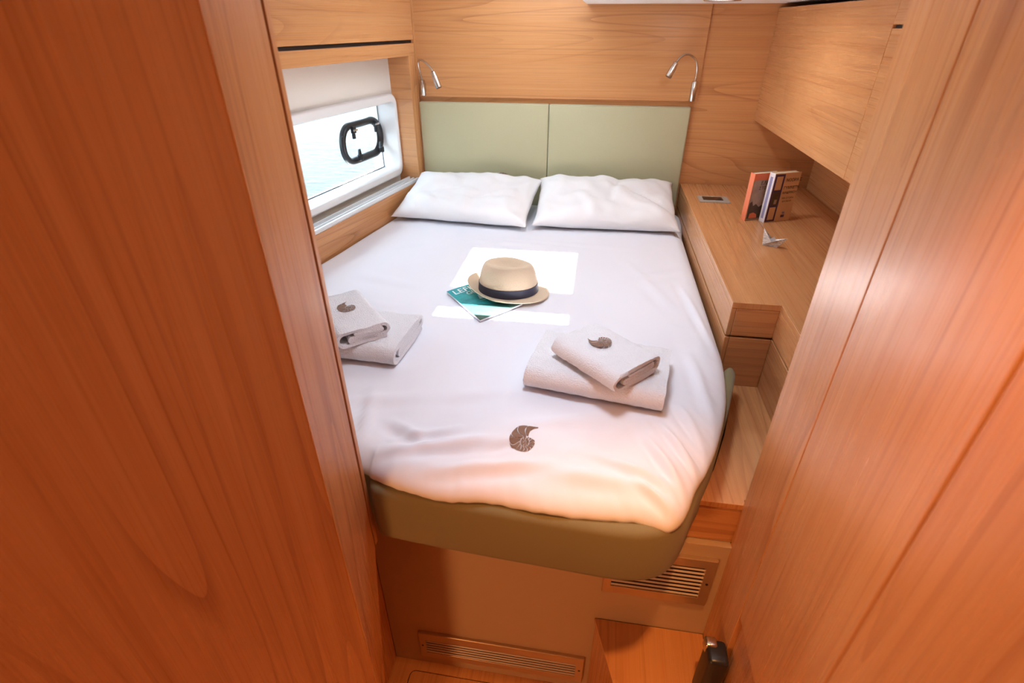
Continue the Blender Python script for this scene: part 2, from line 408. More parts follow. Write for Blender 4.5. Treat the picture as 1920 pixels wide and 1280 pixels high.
# ------------------------------------------------------------------ bed: base, bolster, sheet
bb = empty('berth', (-.3, 1.8, FL), 'built-in berth base with beige front panel under the foot cushion', 'bed')
box('front_panel', -.545, .40, .90, .92, FL, .558, 'beige', bb, bev=.001)
prism('platform', [(-.45, .80), (.14, .80), (.22, .92), (.30, 1.10), (.385, 1.405), (.40, 2.67), (-.92, 2.67), (-1.22, .80)], .60, .64, 'beige', bb)
prism('mattress', [(-.46, .80), (.13, .80), (.20, .88), (.28, 1.06), (.36, 1.405), (.375, 2.66), (-.93, 2.66), (-1.21, .80)], .641, .80, 'fabric', bb)
# bolster swept round the foot corner
OUT = crom([(-.436, .733), (-.30, .722), (-.15, .713), (0, .706), (.09, .702), (.15, .706), (.195, .722), (.228, .752), (.252, .795), (.275, .850), (.305, .915), (.345, 1.01), (.395, 1.16), (.447, 1.335)], 8)
bm = bmesh.new(); loops = []
n = len(OUT)
for i, p in enumerate(OUT):
    t = (OUT[min(i+1, n-1)]-OUT[max(i-1, 0)]).normalized(); nn = Vector((-t.y, t.x))
    f = i/(n-1); th = .085 - .050*max(0, min(1, (f-.55)/.2)); e = 1.0
    r = min(.022, th*.45); prof = rrect(0, th, .640, .803, r, 4)
    endf = min(1, min(i, n-1-i)/1.5)
    prof = [(th/2+(a-th/2)*(.55+.45*endf), .72+(z-.72)*(.93+.07*endf)) for a, z in prof]
    loops.append([Vector((p.x+nn.x*a, p.y+nn.y*a, z)) for a, z in prof])
vl = add_loft(bm, loops, closed=False); bm.faces.new(vl[0]); bm.faces.new(vl[-1])
bmesh.ops.recalc_face_normals(bm, faces=bm.faces)
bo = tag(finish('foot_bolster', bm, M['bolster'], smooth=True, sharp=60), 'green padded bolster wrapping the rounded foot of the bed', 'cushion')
# sheet
PERI = [  # x, y at the hem, hem height, roll width
 (.393, 2.655, .825, .03), (.402, 2.3, .815, .05), (.402, 1.95, .81, .055), (.401, 1.6, .81, .055), (.401, 1.42, .81, .06), (.399, 1.30, .81, .07), (.378, 1.14, .808, .08), (.338, 1.00, .806, .09),
 (.296, .895, .804, .09), (.262, .83, .803, .09), (.240, .775, .800, .09), (.218, .738, .795, .09), (.190, .724, .795, .09), (.14, .728, .803, .09), (.06, .722, .805, .09), (-.05, .719, .806, .09), (-.15, .728, .806, .09), (-.24, .722, .806, .085),
 (-.34, .730, .806, .08), (-.42, .752, .808, .07), (-.47, .772, .81, .06), (-.7, .79, .81, .06), (-1.0, .79, .81, .06), (-1.185, .80, .82, .05),
 (-1.17, .95, .84, .02), (-1.09, 1.45, .84, .02), (-1.005, 1.95, .84, .02), (-.93, 2.45, .84, .02), (-.90, 2.66, .84, .02), (-.5, 2.664, .84, .02), (0, 2.664, .84, .02)]
RIDGES = [  # x0,y0,x1,y1,width,height
 (-.42, .80, -.16, .885, .016, .009), (-.40, .835, -.27, .90, .012, .007), (-.30, .765, -.05, .82, .014, .007), (-.43, .90, -.33, .845, .016, .007), (-.20, .85, -.13, .885, .010, .004),
 (-.05, .80, .14, .79, .018, .006), (.05, .86, .20, .80, .014, .007), (.13, .80, .21, .735, .010, .008), (.16, .93, .235, .78, .012, .008), (.20, .98, .27, .84, .010, .007), (.245, 1.06, .30, .92, .012, .006),
 (.30, 1.30, .33, 1.02, .016, .005), (.33, 1.75, .38, 1.35, .012, .004), (-.60, .95, -.36, 1.01, .02, .004), (-.15, .93, .05, .99, .018, .003), (-.35, 1.0, -.20, 1.06, .02, .003),
 (-.95, 1.95, -.62, 2.05, .018, .003), (-.55, 2.12, -.1, 2.08, .02, .003), (-.6, 2.16, .2, 2.10, .014, .002), (.15, 1.95, .30, 1.55, .02, .003), (-.9, 1.70, -.6, 1.62, .02, .003), (-1.0, 1.5, -.62, 1.46, .014, .0025), (.05, 1.75, .33, 1.9, .02, .003), (-.52, 1.02, -.47, .82, .014, .006)]
def ridge_h(x, y):
    h = 0.0
    for x0, y0, x1, y1, wd, hh in RIDGES:
        dx, dy = x1-x0, y1-y0; L2 = dx*dx+dy*dy
        t = ((x-x0)*dx+(y-y0)*dy)/L2
        if t < -.3 or t > 1.3: continue
        tc = max(0, min(1, t)); px, py = x-x0-tc*dx, y-y0-tc*dy
        sd = (px*dy-py*dx)/math.sqrt(L2); d = math.hypot(px, py)
        taper = math.sin(math.pi*max(.02, min(.98, .1+.8*tc)))
        if d < 4*wd: h += 1.5*hh*taper*(math.exp(-(d/wd)**2)-.5*math.exp(-((sd-1.7*wd)/wd)**2-(max(0, abs(t-.5)-.5)*3)**2))
    return h
def sheet_z(x, y):
    foot = max(0, min(1, (1.15-y)/.3))
    h = .0035*noise.noise(Vector((x*3, y*3, 1.3))) + foot*.005*noise.noise(Vector((x*9, y*16, 4.2))) + (.0012+.002*foot)*noise.noise(Vector((x*22, y*10, 7.7)))
    return ZB + h + ridge_h(x, y)
per = crom([Vector(p) for p in PERI], 14, closed=True)
cx0, cy0 = -.32, 1.72
K = 110; bm = bmesh.new(); rings = []
ps = []
for j in range(K+1):
    q = j/K; q = 1-(1-q)**1.6; ring = []
    for p in per:
        hx, hyy, hz, rw = p
        x = cx0+(hx-cx0)*q; y = cy0+(hyy-cy0)*q
        d = math.hypot(hx-x, hyy-y)
        nl = math.hypot(hx-cx0, hyy-cy0)
        d *= min(1, max(.35, abs((hx-cx0)/nl) if abs(hx-cx0)/abs(hyy-cy0+1e-6) > .7 else abs((hyy-cy0)/nl)))
        t = min(1, d/max(rw, .005)); f = math.sqrt(max(0, 1-(1-t)**2.2)) if t < 1 else 1
        foot = max(0, min(1, (1.2-hyy)/.2)) if hx > -.5 else 0
        ang = hx*3+hyy*5
        wav = foot*(1-t)*(.006*noise.noise(Vector((hx*14, hyy*14, 2)))+.004*noise.noise(Vector((hx*45, hyy*45, 3)))) if t < 1 else 0
        z = hz + (sheet_z(x, y)-hz)*f + wav
        out = foot*(1-t)*.012*noise.noise(Vector((hx*20, hyy*20, 9)))*math.sin(math.pi*t) if t < 1 else 0
        ring.append(Vector((x+out, y-abs(out)*.3, z)))
    ps.append(ring)
c = bm.verts.new((cx0, cy0, sheet_z(cx0, cy0)))
prev = None
for j in range(1, K+1):
    vsr = [bm.verts.new(p) for p in ps[j]]; m = len(vsr)
    for i in range(m):
        if prev is None: bm.faces.new([c, vsr[i], vsr[(i+1) % m]])
        else: bm.faces.new([prev[i], vsr[i], vsr[(i+1) % m], prev[(i+1) % m]])
    prev = vsr
low = [bm.verts.new(v.co+Vector(((cx0-v.co.x)*.012, (cy0-v.co.y)*.012, -.004))) for v in prev]     # turned-in hem
for i in range(m): bm.faces.new([prev[i], low[i], low[(i+1) % m], prev[(i+1) % m]])
bmesh.ops.recalc_face_normals(bm, faces=bm.faces)
sheet = tag(finish('bed_sheet', bm, M['sheet'], smooth=True), 'white cotton sheet stretched over the mattress, rumpled at the foot', 'sheet')

# shell emblem: outline of a coiled shell cut into chambers
def lerp_ring(P, a):
    for i in range(len(P)-1):
        if P[i][0] <= a <= P[i+1][0]:
            t = (a-P[i][0])/(P[i+1][0]-P[i][0]); return P[i][1]+(P[i+1][1]-P[i][1])*t
    return P[-1][1] if a > P[-1][0] else P[0][1]
ROUT = [(-60, 1.12), (-34, 1.45), (-9, 1.97), (6, 2.05), (37, 2.0), (73, 2.04), (101, 2.08), (131, 2.3), (159, 2.8), (180, 3.15), (198, 3.26), (217, 3.36), (237, 3.46), (258, 3.30), (275, 3.2)]
SEP = [-58, -36, -14, 8, 30, 52, 75, 99, 125, 152, 181, 213, 248, 283]
def shell_polys():
    out = []
    def pol(a, r): return (r*math.cos(R(a)), -r*math.sin(R(a)))
    def side(i, g):
        a = SEP[i]; sz = (SEP[min(i+1, len(SEP)-1)]-SEP[max(i-1, 0)])/(2 if 0 < i < len(SEP)-1 else 1); P = []
        for k in range(7):
            t = k/6; bow = lambda q: -.70*sz*math.sin(math.pi*(.08+.77*q))+.15*sz*(1-q)
            rr = .95+(lerp_ring(ROUT, a+bow(1))-.95)*t
            P.append(pol(a+g/max(rr, .9)*57.3+bow(t), rr))
        return P
    for i in range(len(SEP)-1):
        A_, B_ = side(i, .075), side(i+1, -.075)
        an = lambda p: math.degrees(math.atan2(-p[1], p[0])) % 360
        e0, e1 = an(A_[-1]), an(B_[-1])
        if e1 < e0: e1 += 360
        arc = [pol(q, lerp_ring(ROUT, q if q < 300 else q-360)) for q in (e0+(e1-e0)*k/5 for k in range(1, 5))]
        out.append(A_+arc+B_[::-1])
    tip = [(-.02, 3.14), (.35, 3.26), (1.3, 3.24), (2.2, 3.22), (2.2, 3.10), (1.6, 3.02), (1.0, 2.7), (.65, 2.25), (.55, 1.7), (.50, 1.18), (.28, 1.15), (.02, 1.4), (-.18, 1.8), (-.25, 2.2), (-.18, 2.7)]
    inner = []
    for k in range(8):
        a0, a1 = k*45+4, k*45+41
        inner.append([pol(a0, .32), pol((a0+a1)/2, .32), pol(a1, .32), pol(a1+10, .82), pol((a0+a1)/2+10, .84), pol(a0+10, .82)])
    inner.append([pol(a, .24) for a in range(0, 360, 45)])
    return out, [tip]+inner
def emblem(parent, cx, cy, zf, sx, sy, rot, lift=.0012):
    bm = bmesh.new(); ch, polys = shell_polys(); ca, sa = math.cos(R(rot)), math.sin(R(rot))
    def P(p):
        x, y = p[0]*sx, p[1]*sy; X, Y = cx+ca*x-sa*y, cy+sa*x+ca*y
        return bm.verts.new((X, Y, zf(X, Y)+lift))
    for q in ch+polys: bm.faces.new([P(p) for p in q])
    for f in bm.faces:
        f.normal_update()
        if f.normal.z < 0: f.normal_flip()
    bmesh.ops.triangulate(bm, faces=bm.faces)
    o = finish('shell_emblem', bm, M['emblem'], parent); o['label'] = 'brown embroidered coiled shell emblem'
    return o
emblem(sheet, -.110, .877, sheet_z, .0112, .0160, 0, .0016)

# ------------------------------------------------------------------ pillows
def pillow(cx, cy, zf, zb_, W, H, T, rot, seed, label, dents):
    bm = bmesh.new(); NA, NB = 56, 36; tilt = math.atan2(zb_-zf, H*2)
    ca, sa = math.cos(R(rot)), math.sin(R(rot)); ct, st = math.cos(tilt), math.sin(tilt)
    top, bot = {}, {}
    for i in range(NA+1):
        for j in range(NB+1):
            a = 2*i/NA-1; b = 2*j/NB-1
            a = math.sin(a*math.pi/2)*.55+a*.45; b = math.sin(b*math.pi/2)*.55+b*.45
            x = W*a*(.955+.045*b*b*b*b)*(1+.015*noise.noise(Vector((b*3, seed, a))))
            y = H*b*(.90+.10*a*a*a*a)*(1+.03*noise.noise(Vector((a*3, seed+5, b))))
            t = T*(max(0, 1-a**4)*max(0, 1-b**4))**.55
            edge = min(1, t/(T*.5))
            wr = .016*noise.noise(Vector((x*7+seed, y*9, 1)))*edge + .010*noise.noise(Vector(((x+y)*16, (x-y)*9+seed, 2)))*edge
            cr = 0
            for dx, dy, ang, ln, wd, dp in dents:
                u = (a-dx)*math.cos(ang)+(b-dy)*math.sin(ang); v = -(a-dx)*math.sin(ang)+(b-dy)*math.cos(ang)
                cr -= 1.7*dp*math.exp(-(u/ln)**2-(v/wd)**2)
            for S, sg in ((top, 1), (bot, -1)):
                if sg < 0 and (i in (0, NA) or j in (0, NB)): bot[i, j] = top[i, j]; continue
                zz = sg*t*(.72 if sg < 0 else 1.0) + (wr+cr*edge if sg > 0 else 0) + .003
                X, Yl, Z = x, y*ct-zz*st, y*st+zz*ct
                S[i, j] = bm.verts.new((cx+ca*X-sa*Yl, cy+sa*X+ca*Yl, (zf+zb_)/2+Z))
    for i in range(NA):
        for j in range(NB):
            for S in (top, bot):
                bm.faces.new([S[i, j], S[i+1, j], S[i+1, j+1], S[i, j+1]])
    bmesh.ops.recalc_face_normals(bm, faces=bm.faces)
    return tag(finish('pillow', bm, M['pillow'], smooth=True), label, 'pillow', 'pillows against the headboard')
pL = pillow(-.598, 2.455, .870, .985, .326, .205, .062, -5, 1.0, 'white pillow nearest the window with an emblem at its top edge', [(.55, .2, 1.0, .5, .10, .010), (-.5, -.1, .5, .5, .12, .008), (.1, -.3, .2, .5, .1, .006)])
pR = pillow(.051, 2.465, .870, .985, .327, .205, .070, 1.5, 5.0, 'white wrinkled pillow nearest the wooden shelf', [(.1, .1, 1.45, .7, .05, .006), (.5, .0, -.9, .45, .07, .012), (.65, -.2, -.9, .4, .06, .010), (-.5, .1, .9, .5, .12, .007)])
bpy.context.view_layer.update()
def on_pillow(X, Y):
    ok, p, n_, i_ = pL.ray_cast(Vector((X, Y, 2)) - Vector(pL.location), Vector((0, 0, -1)))
    return p.z + pL.location.z if ok else 1.0
emblem(pL, -.452, 2.585, on_pillow, .0085, .0085, 160, .002)

# ------------------------------------------------------------------ towels (folded ribbons)
def fold_path(L, t, H, inner):
    """a ribbon: bottom layer, round the left fold, top layer, round the right fold, then inner layers"""
    P = []; r0 = (H-t)/2
    def arc(cx, cz, r, a0, a1, k=10):
        for i in range(k+1):
            a = R(a0+(a1-a0)*i/k); P.append((cx+r*math.cos(a), cz+r*math.sin(a)))
    P.append((L-.012, t/2)); P.append((L*.5, t/2))
    arc(r0+t/2, H/2, r0, 270, 90)
    P.append((L*.4, H-t/2)); P.append((L*.75, H-t/2))
    z1 = t*1.55; r1 = (H-t/2-z1)/2
    arc(L-r1-t/2, H-t/2-r1, r1, 90, -90)
    zs = z1; x0, x1 = r0*1.1+t*1.0, L-r1-t*1.6
    if inner:
        P.append((L*.5, zs)); g = t*1.06
        arc(x0+.012, zs+g/2, g/2, 270, 90, 6)
        P.append((x1, zs+g))
        if H-t*1.0-(zs+g) > t*.9:
            arc(x1, zs+g+g/2, g/2, -90, 90, 6); P.append((x0+.02, zs+2*g))
    return P
def towel(name, cx, cy, z0, L, Wd, t, H, rot, label, group, inner=True, seed=0, soft=.0022):
    """profile runs along local x, the fold axis along local y"""
    path = [Vector(p) for p in fold_path(L, t, H, inner)]
    dense = [path[0]]
    for p in path[1:]:
        d = (p-dense[-1]).length; k = max(1, int(d/.008)); q = dense[-1]
        for i in range(1, k+1): dense.append(q+(p-q)*i/k)
    n = len(dense); left, right = [], []
    for i, p in enumerate(dense):
        tg = (dense[min(i+1, n-1)]-dense[max(i-1, 0)]).normalized(); nn = Vector((-tg.y, tg.x))
        e = .35 if i in (0, n-1) else .5
        left.append(p+nn*t*e); right.append(p-nn*t*e)
    sec = left+right[::-1]; m = len(sec); KY = 40
    ca, sa = math.cos(R(rot)), math.sin(R(rot)); bm = bmesh.new(); loops = []
    for k in range(KY+1):
        v = k/KY*2-1; vv = math.sin(v*math.pi/2)*.4+v*.6; row = []
        sh = 1-.5*max(0, (abs(v)-.96)/.04)**2
        for a, z in sec:
            b = vv*Wd/2 + .004*noise.noise(Vector((a*14, z*60+seed, v*.3)))
            nz = soft*noise.noise(Vector((a*40+seed, vv*Wd*40, z*40))) + .6*soft*noise.noise(Vector((a*160+seed, vv*Wd*160, z*160)))
            sag = .004*noise.noise(Vector((a*7+seed, vv*Wd*7, 0)))*min(1, z/H)
            A = a-L/2+nz*.6; Z = z0+max(z+(nz+sag)*min(1, z/t), .0008)
            row.append(Vector((cx+ca*A-sa*b, cy+sa*A+ca*b, Z)))
        loops.append(row)
    vl = add_loft(bm, loops, closed=False)
    for row in (vl[0], vl[-1]):
        for i in range(n-1): bm.faces.new([row[i], row[i+1], row[m-2-i], row[m-1-i]])
    bmesh.ops.recalc_face_normals(bm, faces=bm.faces)
    return tag(finish(name, bm, M['terry'], smooth=True, sharp=70), label, 'towel', group)
tw = 'folded towels on the bed'
towel('bath_towel', .048, 1.155, ZB+.004, .235, .345, .0130, .056, 90-9, 'large folded white bath towel under the small one near the shelf', tw, seed=1)
t2 = towel('hand_towel', .057, 1.130, ZB+.062, .165, .215, .0090, .050, 47, 'small folded white towel with shell emblem atop the towel near the shelf', tw, seed=4)
towel('bath_towel', -.640, 1.225, ZB+.004, .225, .300, .0125, .052, 90-3, 'large folded white bath towel partly hidden behind the wardrobe edge', tw, seed=8)
t4 = towel('hand_towel', -.665, 1.225, ZB+.058, .150, .245, .0090, .046, 42, 'small folded white towel with shell emblem atop the towel beside the wardrobe', tw, seed=11)
emblem(t2, .050, 1.150, lambda X, Y: ZB+.062+.0515, .0088, .0105, 112, .003)
emblem(t4, -.668, 1.236, lambda X, Y: ZB+.058+.0475, .0088, .0105, 62, .003)

# ------------------------------------------------------------------ magazine and hat
MC = [Vector((-.478, 1.577, 0)), Vector((-.322, 1.395, 0)), Vector((-.206, 1.527, 0)), Vector((-.362, 1.709, 0))]
mu = (MC[3]-MC[0]).normalized(); mv = (MC[0]-MC[1]).normalized()      # reading direction and up on the cover
mg = empty('magazine', (MC[1].x, MC[1].y, ZB+.004), 'turquoise sea guide magazine under the straw hat', 'magazine')
Lw, Lh = (MC[3]-MC[0]).length, (MC[0]-MC[1]).length
MF = lambda a, b, c: MC[1]+mu*a+mv*b+Vector((0, 0, ZB+.004+c))
box('pages', .001, Lw-.001, .001, Lh-.001, .0008, .0052, 'bwhite', mg, fr=MF, bev=0)
box('back_cover', 0, Lw, 0, Lh, 0, .0008, 'bwhite', mg, fr=MF, bev=0)
bm = bmesh.new(); vs4 = [bm.verts.new(MF(a, b, c)) for c in (.0052, .0062) for a, b in ((0, 0), (Lw, 0), (Lw, Lh), (0, Lh))]
for q in ((4, 5, 6, 7), (3, 2, 1, 0), (0, 1, 5, 4), (1, 2, 6, 5), (2, 3, 7, 6), (3, 0, 4, 7)): bm.faces.new([vs4[i] for i in q])
fc = finish('front_cover', bm, M['mag'], mg)
uvl = fc.data.uv_layers['grain']
for lp in fc.data.loops:
    cw = fc.data.vertices[lp.vertex_index].co + wloc(fc) - MC[1]; cw.z = 0
    uvl.data[lp.index].uv = (cw.dot(mu), cw.dot(mv))
text('title', 'LEFKAS', .043, MF(.012, Lh-.042, .0062), mu, mv, 'whiteink', fc)
text('title', 'GUIDE', .030, MF(.050, Lh-.070, .0062), mu, mv, 'whiteink', fc)
bm = bmesh.new()          # small white sail on the printed sea
for tri in (((.070, .118), (.094, .112), (.078, .150)), ((.097, .113), (.106, .112), (.096, .142)), ((.062, .108), (.112, .106), (.102, .101))):
    bm.faces.new([bm.verts.new(MF(a, b, .0068)) for a, b in tri])
finish('printed_sail', bm, M['whiteink'], fc)

hat = empty('straw_hat', (-.268, 1.612, ZB+.004), 'natural straw trilby with navy band on the bed', 'hat')
HC = Vector((-.268, 1.614, ZB+.0125))
def hat_ring(fa, fb, zf, n=72, jit=0):
    out = []
    for k in range(n):
        a = 2*math.pi*k/n; c, s = math.cos(a), math.sin(a)
        out.append(HC+Vector((fa*c, fb*s, zf(c, s))))
    return out
def brim_z(q):
    """q 0 at crown, 1 at rim: rear (left) curls up, front (right) dips"""
    def f(c, s):
        up = max(0, -c-.15)**1.3*.040 + (s*s)*.010 - max(0, c)*.006
        return .006 + up*q**1.8 - .004*q*(1-max(0, -c))
    return f
bm = bmesh.new()
L = [hat_ring(.098+.043*q, .080+.036*q, brim_z(q)) for q in (1, .85, .7, .5, .3, .12, 0)]
L2 = [[p-Vector((0, 0, .0025)) for p in l] for l in L]
add_loft(bm, L[:1]+L+L2[::-1][:0]+L2[::-1], closed=True) if False else add_loft(bm, L+L2[::-1], closed=True)
bmesh.ops.recalc_face_normals(bm, faces=bm.faces)
finish('brim', bm, M['straw'], hat, smooth=True, sharp=80)
bm = bmesh.new(); CL = []
for h, fa, fb in ((0, .1030, .0835), (.012, .1025, .083), (.030, .1005, .081), (.050, .0970, .077), (.070, .0925, .071), (.083, .0880, .065), (.094, .0815, .057), (.099, .0740, .048), (.097, .0630, .038), (.092, .050, .027), (.083, .034, .016), (.080, .014, .006)):
    def zf(c, s, h=h, fb=fb):
        z = .004+h
        k = h/.099
        return z - .005*k*max(0, c)**2 
    ring = hat_ring(fa, fb, zf)
    for p in ring:      # pinch at the front sides
        d = p-HC
        if h > .03:
            pin = math.exp(-((d.x-.045)/.032)**2)*min(1, (h-.03)/.06)
            d.y *= 1-.12*pin; d.x = d.x; p.xyz = HC+d
    CL.append(ring)
vl = add_loft(bm, CL, closed=False); bm.faces.new(vl[-1])
bmesh.ops.recalc_face_normals(bm, faces=bm.faces)
finish('crown', bm, M['straw'], hat, smooth=True)
bm = bmesh.new(); BL = [hat_ring(fa+o, fb+o, lambda c, s, h=h: .004+h) for h, fa, fb, o in ((.003, .1013, .0833, .0006), (.003, .1013, .0833, .0026), (.031, .0994, .0808, .0026), (.031, .0994, .0808, .0006))]
add_loft(bm, BL); finish('hat_band', bm, M['navy'], hat, smooth=True, sharp=40)

# ------------------------------------------------------------------ shelf, notch and step on the right
sh = empty('side_shelf', (.7, 2.0, FL), 'cherry wood shelf unit running along the right of the bed', 'shelf')
prism('shelf_top', [(.412, 2.714), (.412, 1.405), (.543, 1.405), (.543, .935), (.999, .935), (.999, 2.714)], .957, .975, 'wood', sh, WY, bev=.0012)
box('core', .426, .995, 1.418, 2.71, FL, .956, 'gap', sh, bev=0)
box('core', .556, .995, .94, 1.417, FL, .956, 'gap', sh, bev=0)
box('bed_side_board', .412, .4255, 1.4055, 2.712, .868, .9565, 'wood', sh, WY)
box('bed_side_board', .412, .4255, 1.4055, 2.712, .640, .861, 'wood', sh, WY)
box('end_board', .4262, .5425, 1.4055, 1.4175, .868, .9565, 'wood', sh, WX)
box('end_board', .4262, .5425, 1.4055, 1.4175, .640, .861, 'wood', sh, WX)
box('passage_side_board', .543, .5555, .94, 1.4175, .868, .9565, 'wood', sh, WY)
box('passage_side_board', .543, .5555, .94, 1.4175, .640, .861, 'wood', sh, WY)
stp = empty('corner_step', (.45, 1.15, .558), 'low cherry step in the notch between bolster and shelf', 'step')
stpoly = [(.292, .913), (.316, .95), (.350, 1.02), (.401, 1.16), (.452, 1.335), (.452, 1.404), (.5425, 1.404), (.5425, .930), (.405, .930), (.405, .913)]
prism('tread', stpoly, .678, .694, 'wood', stp, WY, bev=.001)
prism('riser', [(x, y+.004) if y < .92 else (x, y) for x, y in stpoly], .560, .6775, 'wood', stp, WX)
# overhead cabinet
oc = empty('overhead_cabinet', (.85, 1.9, 1.272), 'cherry overhead cabinet above the shelf and books', 'cabinet')
box('carcass', .712, .995, 1.0, 2.712, 1.274, 1.704, 'wood', oc, WY)
box('fixed_front', .693, .7115, 1.6365, 2.712, 1.272, 1.706, 'wood', oc, WY)
box('door', .693, .7115, 1.0, 1.6350, 1.272, 1.640, 'wood', oc, WY)
box('top_rail', .693, .7115, 1.0, 1.6360, 1.648, 1.706, 'wood', oc, WY)
box('finger_slot', .700, .7118, 1.0, 1.634, 1.641, 1.647, 'gap', oc, WY, bev=0)

# ------------------------------------------------------------------ things on the shelf
BD = Vector((.905, .425, 0)).normalized(); BN = Vector((BD.y, -BD.x, 0))     # along the cover, out of the cover
ZS = .9755
def book(name, corner, W, H, T, cov, spine, label):
    c = Vector((*corner, ZS)); F = lambda a, b, z: c+BD*a-BN*b+Vector((0, 0, z))
    r = empty(name, c, label, 'book')
    box('cover', 0, W, 0, .0012, 0, H, cov, r, fr=F, bev=0); box('cover', 0, W, T-.0012, T, 0, H, cov, r, fr=F, bev=0)
    box('spine', -.0008, .0006, 0, T, 0, H, spine, r, fr=F, bev=0)
    bm = bmesh.new(); add_box(bm, .0008, W-.002, .0013, T-.0013, .001, H-.0025, F, 0); finish('pages', bm, M['paper'], r)
    return r, F
def plate(name, F, a0, a1, z0, z1, mat, parent, lift=.0005):
    return box(name, a0, a1, -lift, .0, z0, z1, mat, parent, fr=F, bev=0)
b1, F1 = book('paperback', (.601, 2.158), .118, .184, .026, 'greycov', 'orange', 'paperback with orange spine standing behind the pale one')
prism('cover_picture', [(.004, .008), (.075, .008), (.075, .050), (.060, .060), (.050, .052), (.034, .066), (.022, .058), (.014, .078), (.004, .070)], -.0006, 0, 'dkart', b1, fr=lambda a, z, b: F1(a, b, z))
prism('cover_picture', [(.012, .010), (.050, .010), (.046, .024), (.030, .032), (.014, .028)], -.001, -.0006, 'orange', b1, fr=lambda a, z, b: F1(a, b, z))
plate('cover_head', F1, .0, .118, .158, .184, 'orange', b1, .0004)
text('author', 'ΕΛΕΝΗ', .020, F1(.034, -.0006, .140), BD, WZ, 'brownink', b1)
text('author', 'ΣΤΟ ΦΩΣ', .016, F1(.030, -.0006, .122), BD, WZ, 'brownink', b1)
b2, F2 = book('paperback', (.670, 2.146), .118, .190, .030, 'peach', 'bwhite', 'pale peach paperback with white spine and purple lettering')
plate('frame_print', F2, .002, .046, .003, .186, 'purple', b2, .0004)
plate('picture_print', F2, .010, .038, .127, .178, 'peach', b2, .0008)
plate('picture_print', F2, .008, .040, .068, .118, 'dkart', b2, .0008)
plate('picture_print', F2, .022, .034, .072, .090, 'greycov', b2, .0011)
plate('picture_print', F2, .010, .038, .010, .060, 'peach', b2, .0008)
text('author', 'ΝΟΟΡΑ Σ', .016, F2(.0545, -.0006, .157), BD, WZ, 'brownink', b2)
text('book_title', 'ΓΥΜΝΕΤΝ', .0150, F2(.0510, -.0006, .128), BD, WZ, 'brownink', b2)
text('book_title', 'ΜΑΚΡΙΝΟΥ', .0125, F2(.0510, -.0006, .110), BD, WZ, 'brownink', b2)
text('subtitle', 'ΜΙΑ ΙΣΤΟΡΙΑ', .009, F2(.055, -.0006, .090), BD, WZ, 'brownink', b2)
text('subtitle', 'ΚΑΛΟΚΑΙΡΙ', .008, F2(.060, -.0006, .078), BD, WZ, 'brownink', b2)
plate('publisher_mark', F2, .072, .088, .016, .026, 'purple', b2, .0006)
plate('publisher_mark', F2, .076, .086, .030, .038, 'lav', b2, .0006)
SF = lambda a, z: F2(-.0011, .030-a, z)
box('spine_lettering', -.0016, -.0008, .009, .021, .015, .175, 'lav', b2, fr=F2, bev=0)
# paper boat
def boat():
    c = Vector((.632, 1.885, ZS)); d = Vector((.66, -.30, 0)).normalized(); s = Vector((-d.y, d.x, 0))
    F = lambda a, b, z: c+d*a+s*b+Vector((0, 0, z))
    r = empty('paper_boat', c, 'small origami boat folded from newspaper on the shelf', 'paper boat')
    def sheetm(name, quads, thick=.0008, mat='news'):
        bm = bmesh.new()
        for q in quads:
            bm.faces.new([bm.verts.new(F(*p)) for p in q])
        bmesh.ops.remove_doubles(bm, verts=bm.verts, dist=1e-5)
        bmesh.ops.solidify(bm, geom=bm.faces[:], thickness=thick)
        finish(name, bm, M[mat], r)
    for sg in (1, -1):
        sheetm('hull_side', [[(-.028, sg*.004, 0), (.022, sg*.004, 0), (.046, 0, .036), (0, sg*.015, .019)], [(-.028, sg*.004, 0), (0, sg*.015, .019), (-.036, 0, .060)]])
    sheetm('hull_bottom', [[(-.028, -.004, .0005), (.022, -.004, .0005), (.022, .004, .0005), (-.028, .004, .0005)]])
    sheetm('sail', [[(-.024, .0, .006), (.024, 0, .006), (.003, .0, .036)]], mat='bwhite')
boat()
sk = empty('socket_plate', (.525, 2.445, .975), 'silver flush socket plate with black display on the shelf corner', 'socket')
box('plate', .462, .592, 2.397, 2.492, .9752, .979, 'grey', sk, bev=.0012)
box('display', .480, .566, 2.424, 2.474, .9791, .9805, 'screen', sk, bev=.0005)
box('button', .545, .560, 2.438, 2.460, .9806, .9815, 'black', sk, bev=.0005)

# ------------------------------------------------------------------ reading lamps
def lamp(name, base, neck, head, label):
    b0, b1_ = Vector(base[0]), Vector(base[1])
    r = empty(name, (b0.x, 2.7025, b0.z), label, 'reading lamp', 'reading lamps over the headboard')
    tube('base', [b0, b0+Vector((0, 0, .003)), b1_-Vector((0, 0, .003)), b1_], [.011, .013, .013, .010], 'steel', r, 20)
    box('wall_mount', b0.x-.010, b0.x+.010, b0.y+.008, 2.7028, b0.z+.015, b1_.z-.015, 'steel', r, bev=.002)
    tube('gooseneck', crom(neck, 8), .0048, 'steel', r, 12)
    h0, h1 = Vector(head[0]), Vector(head[1]); d = (h1-h0)
    hd = tube('lamp_head', [h0, h0+d*.06, h0+d*.30, h0+d*.32, h0+d*.97, h1, h1-d*.02], [.006, .011, .0118, .0135, .0148, .014, .0125], 'steel', r, 20)
    tube('lens', [h1-d*.03, h1+d*.002], .0125, 'lens', hd, 20)
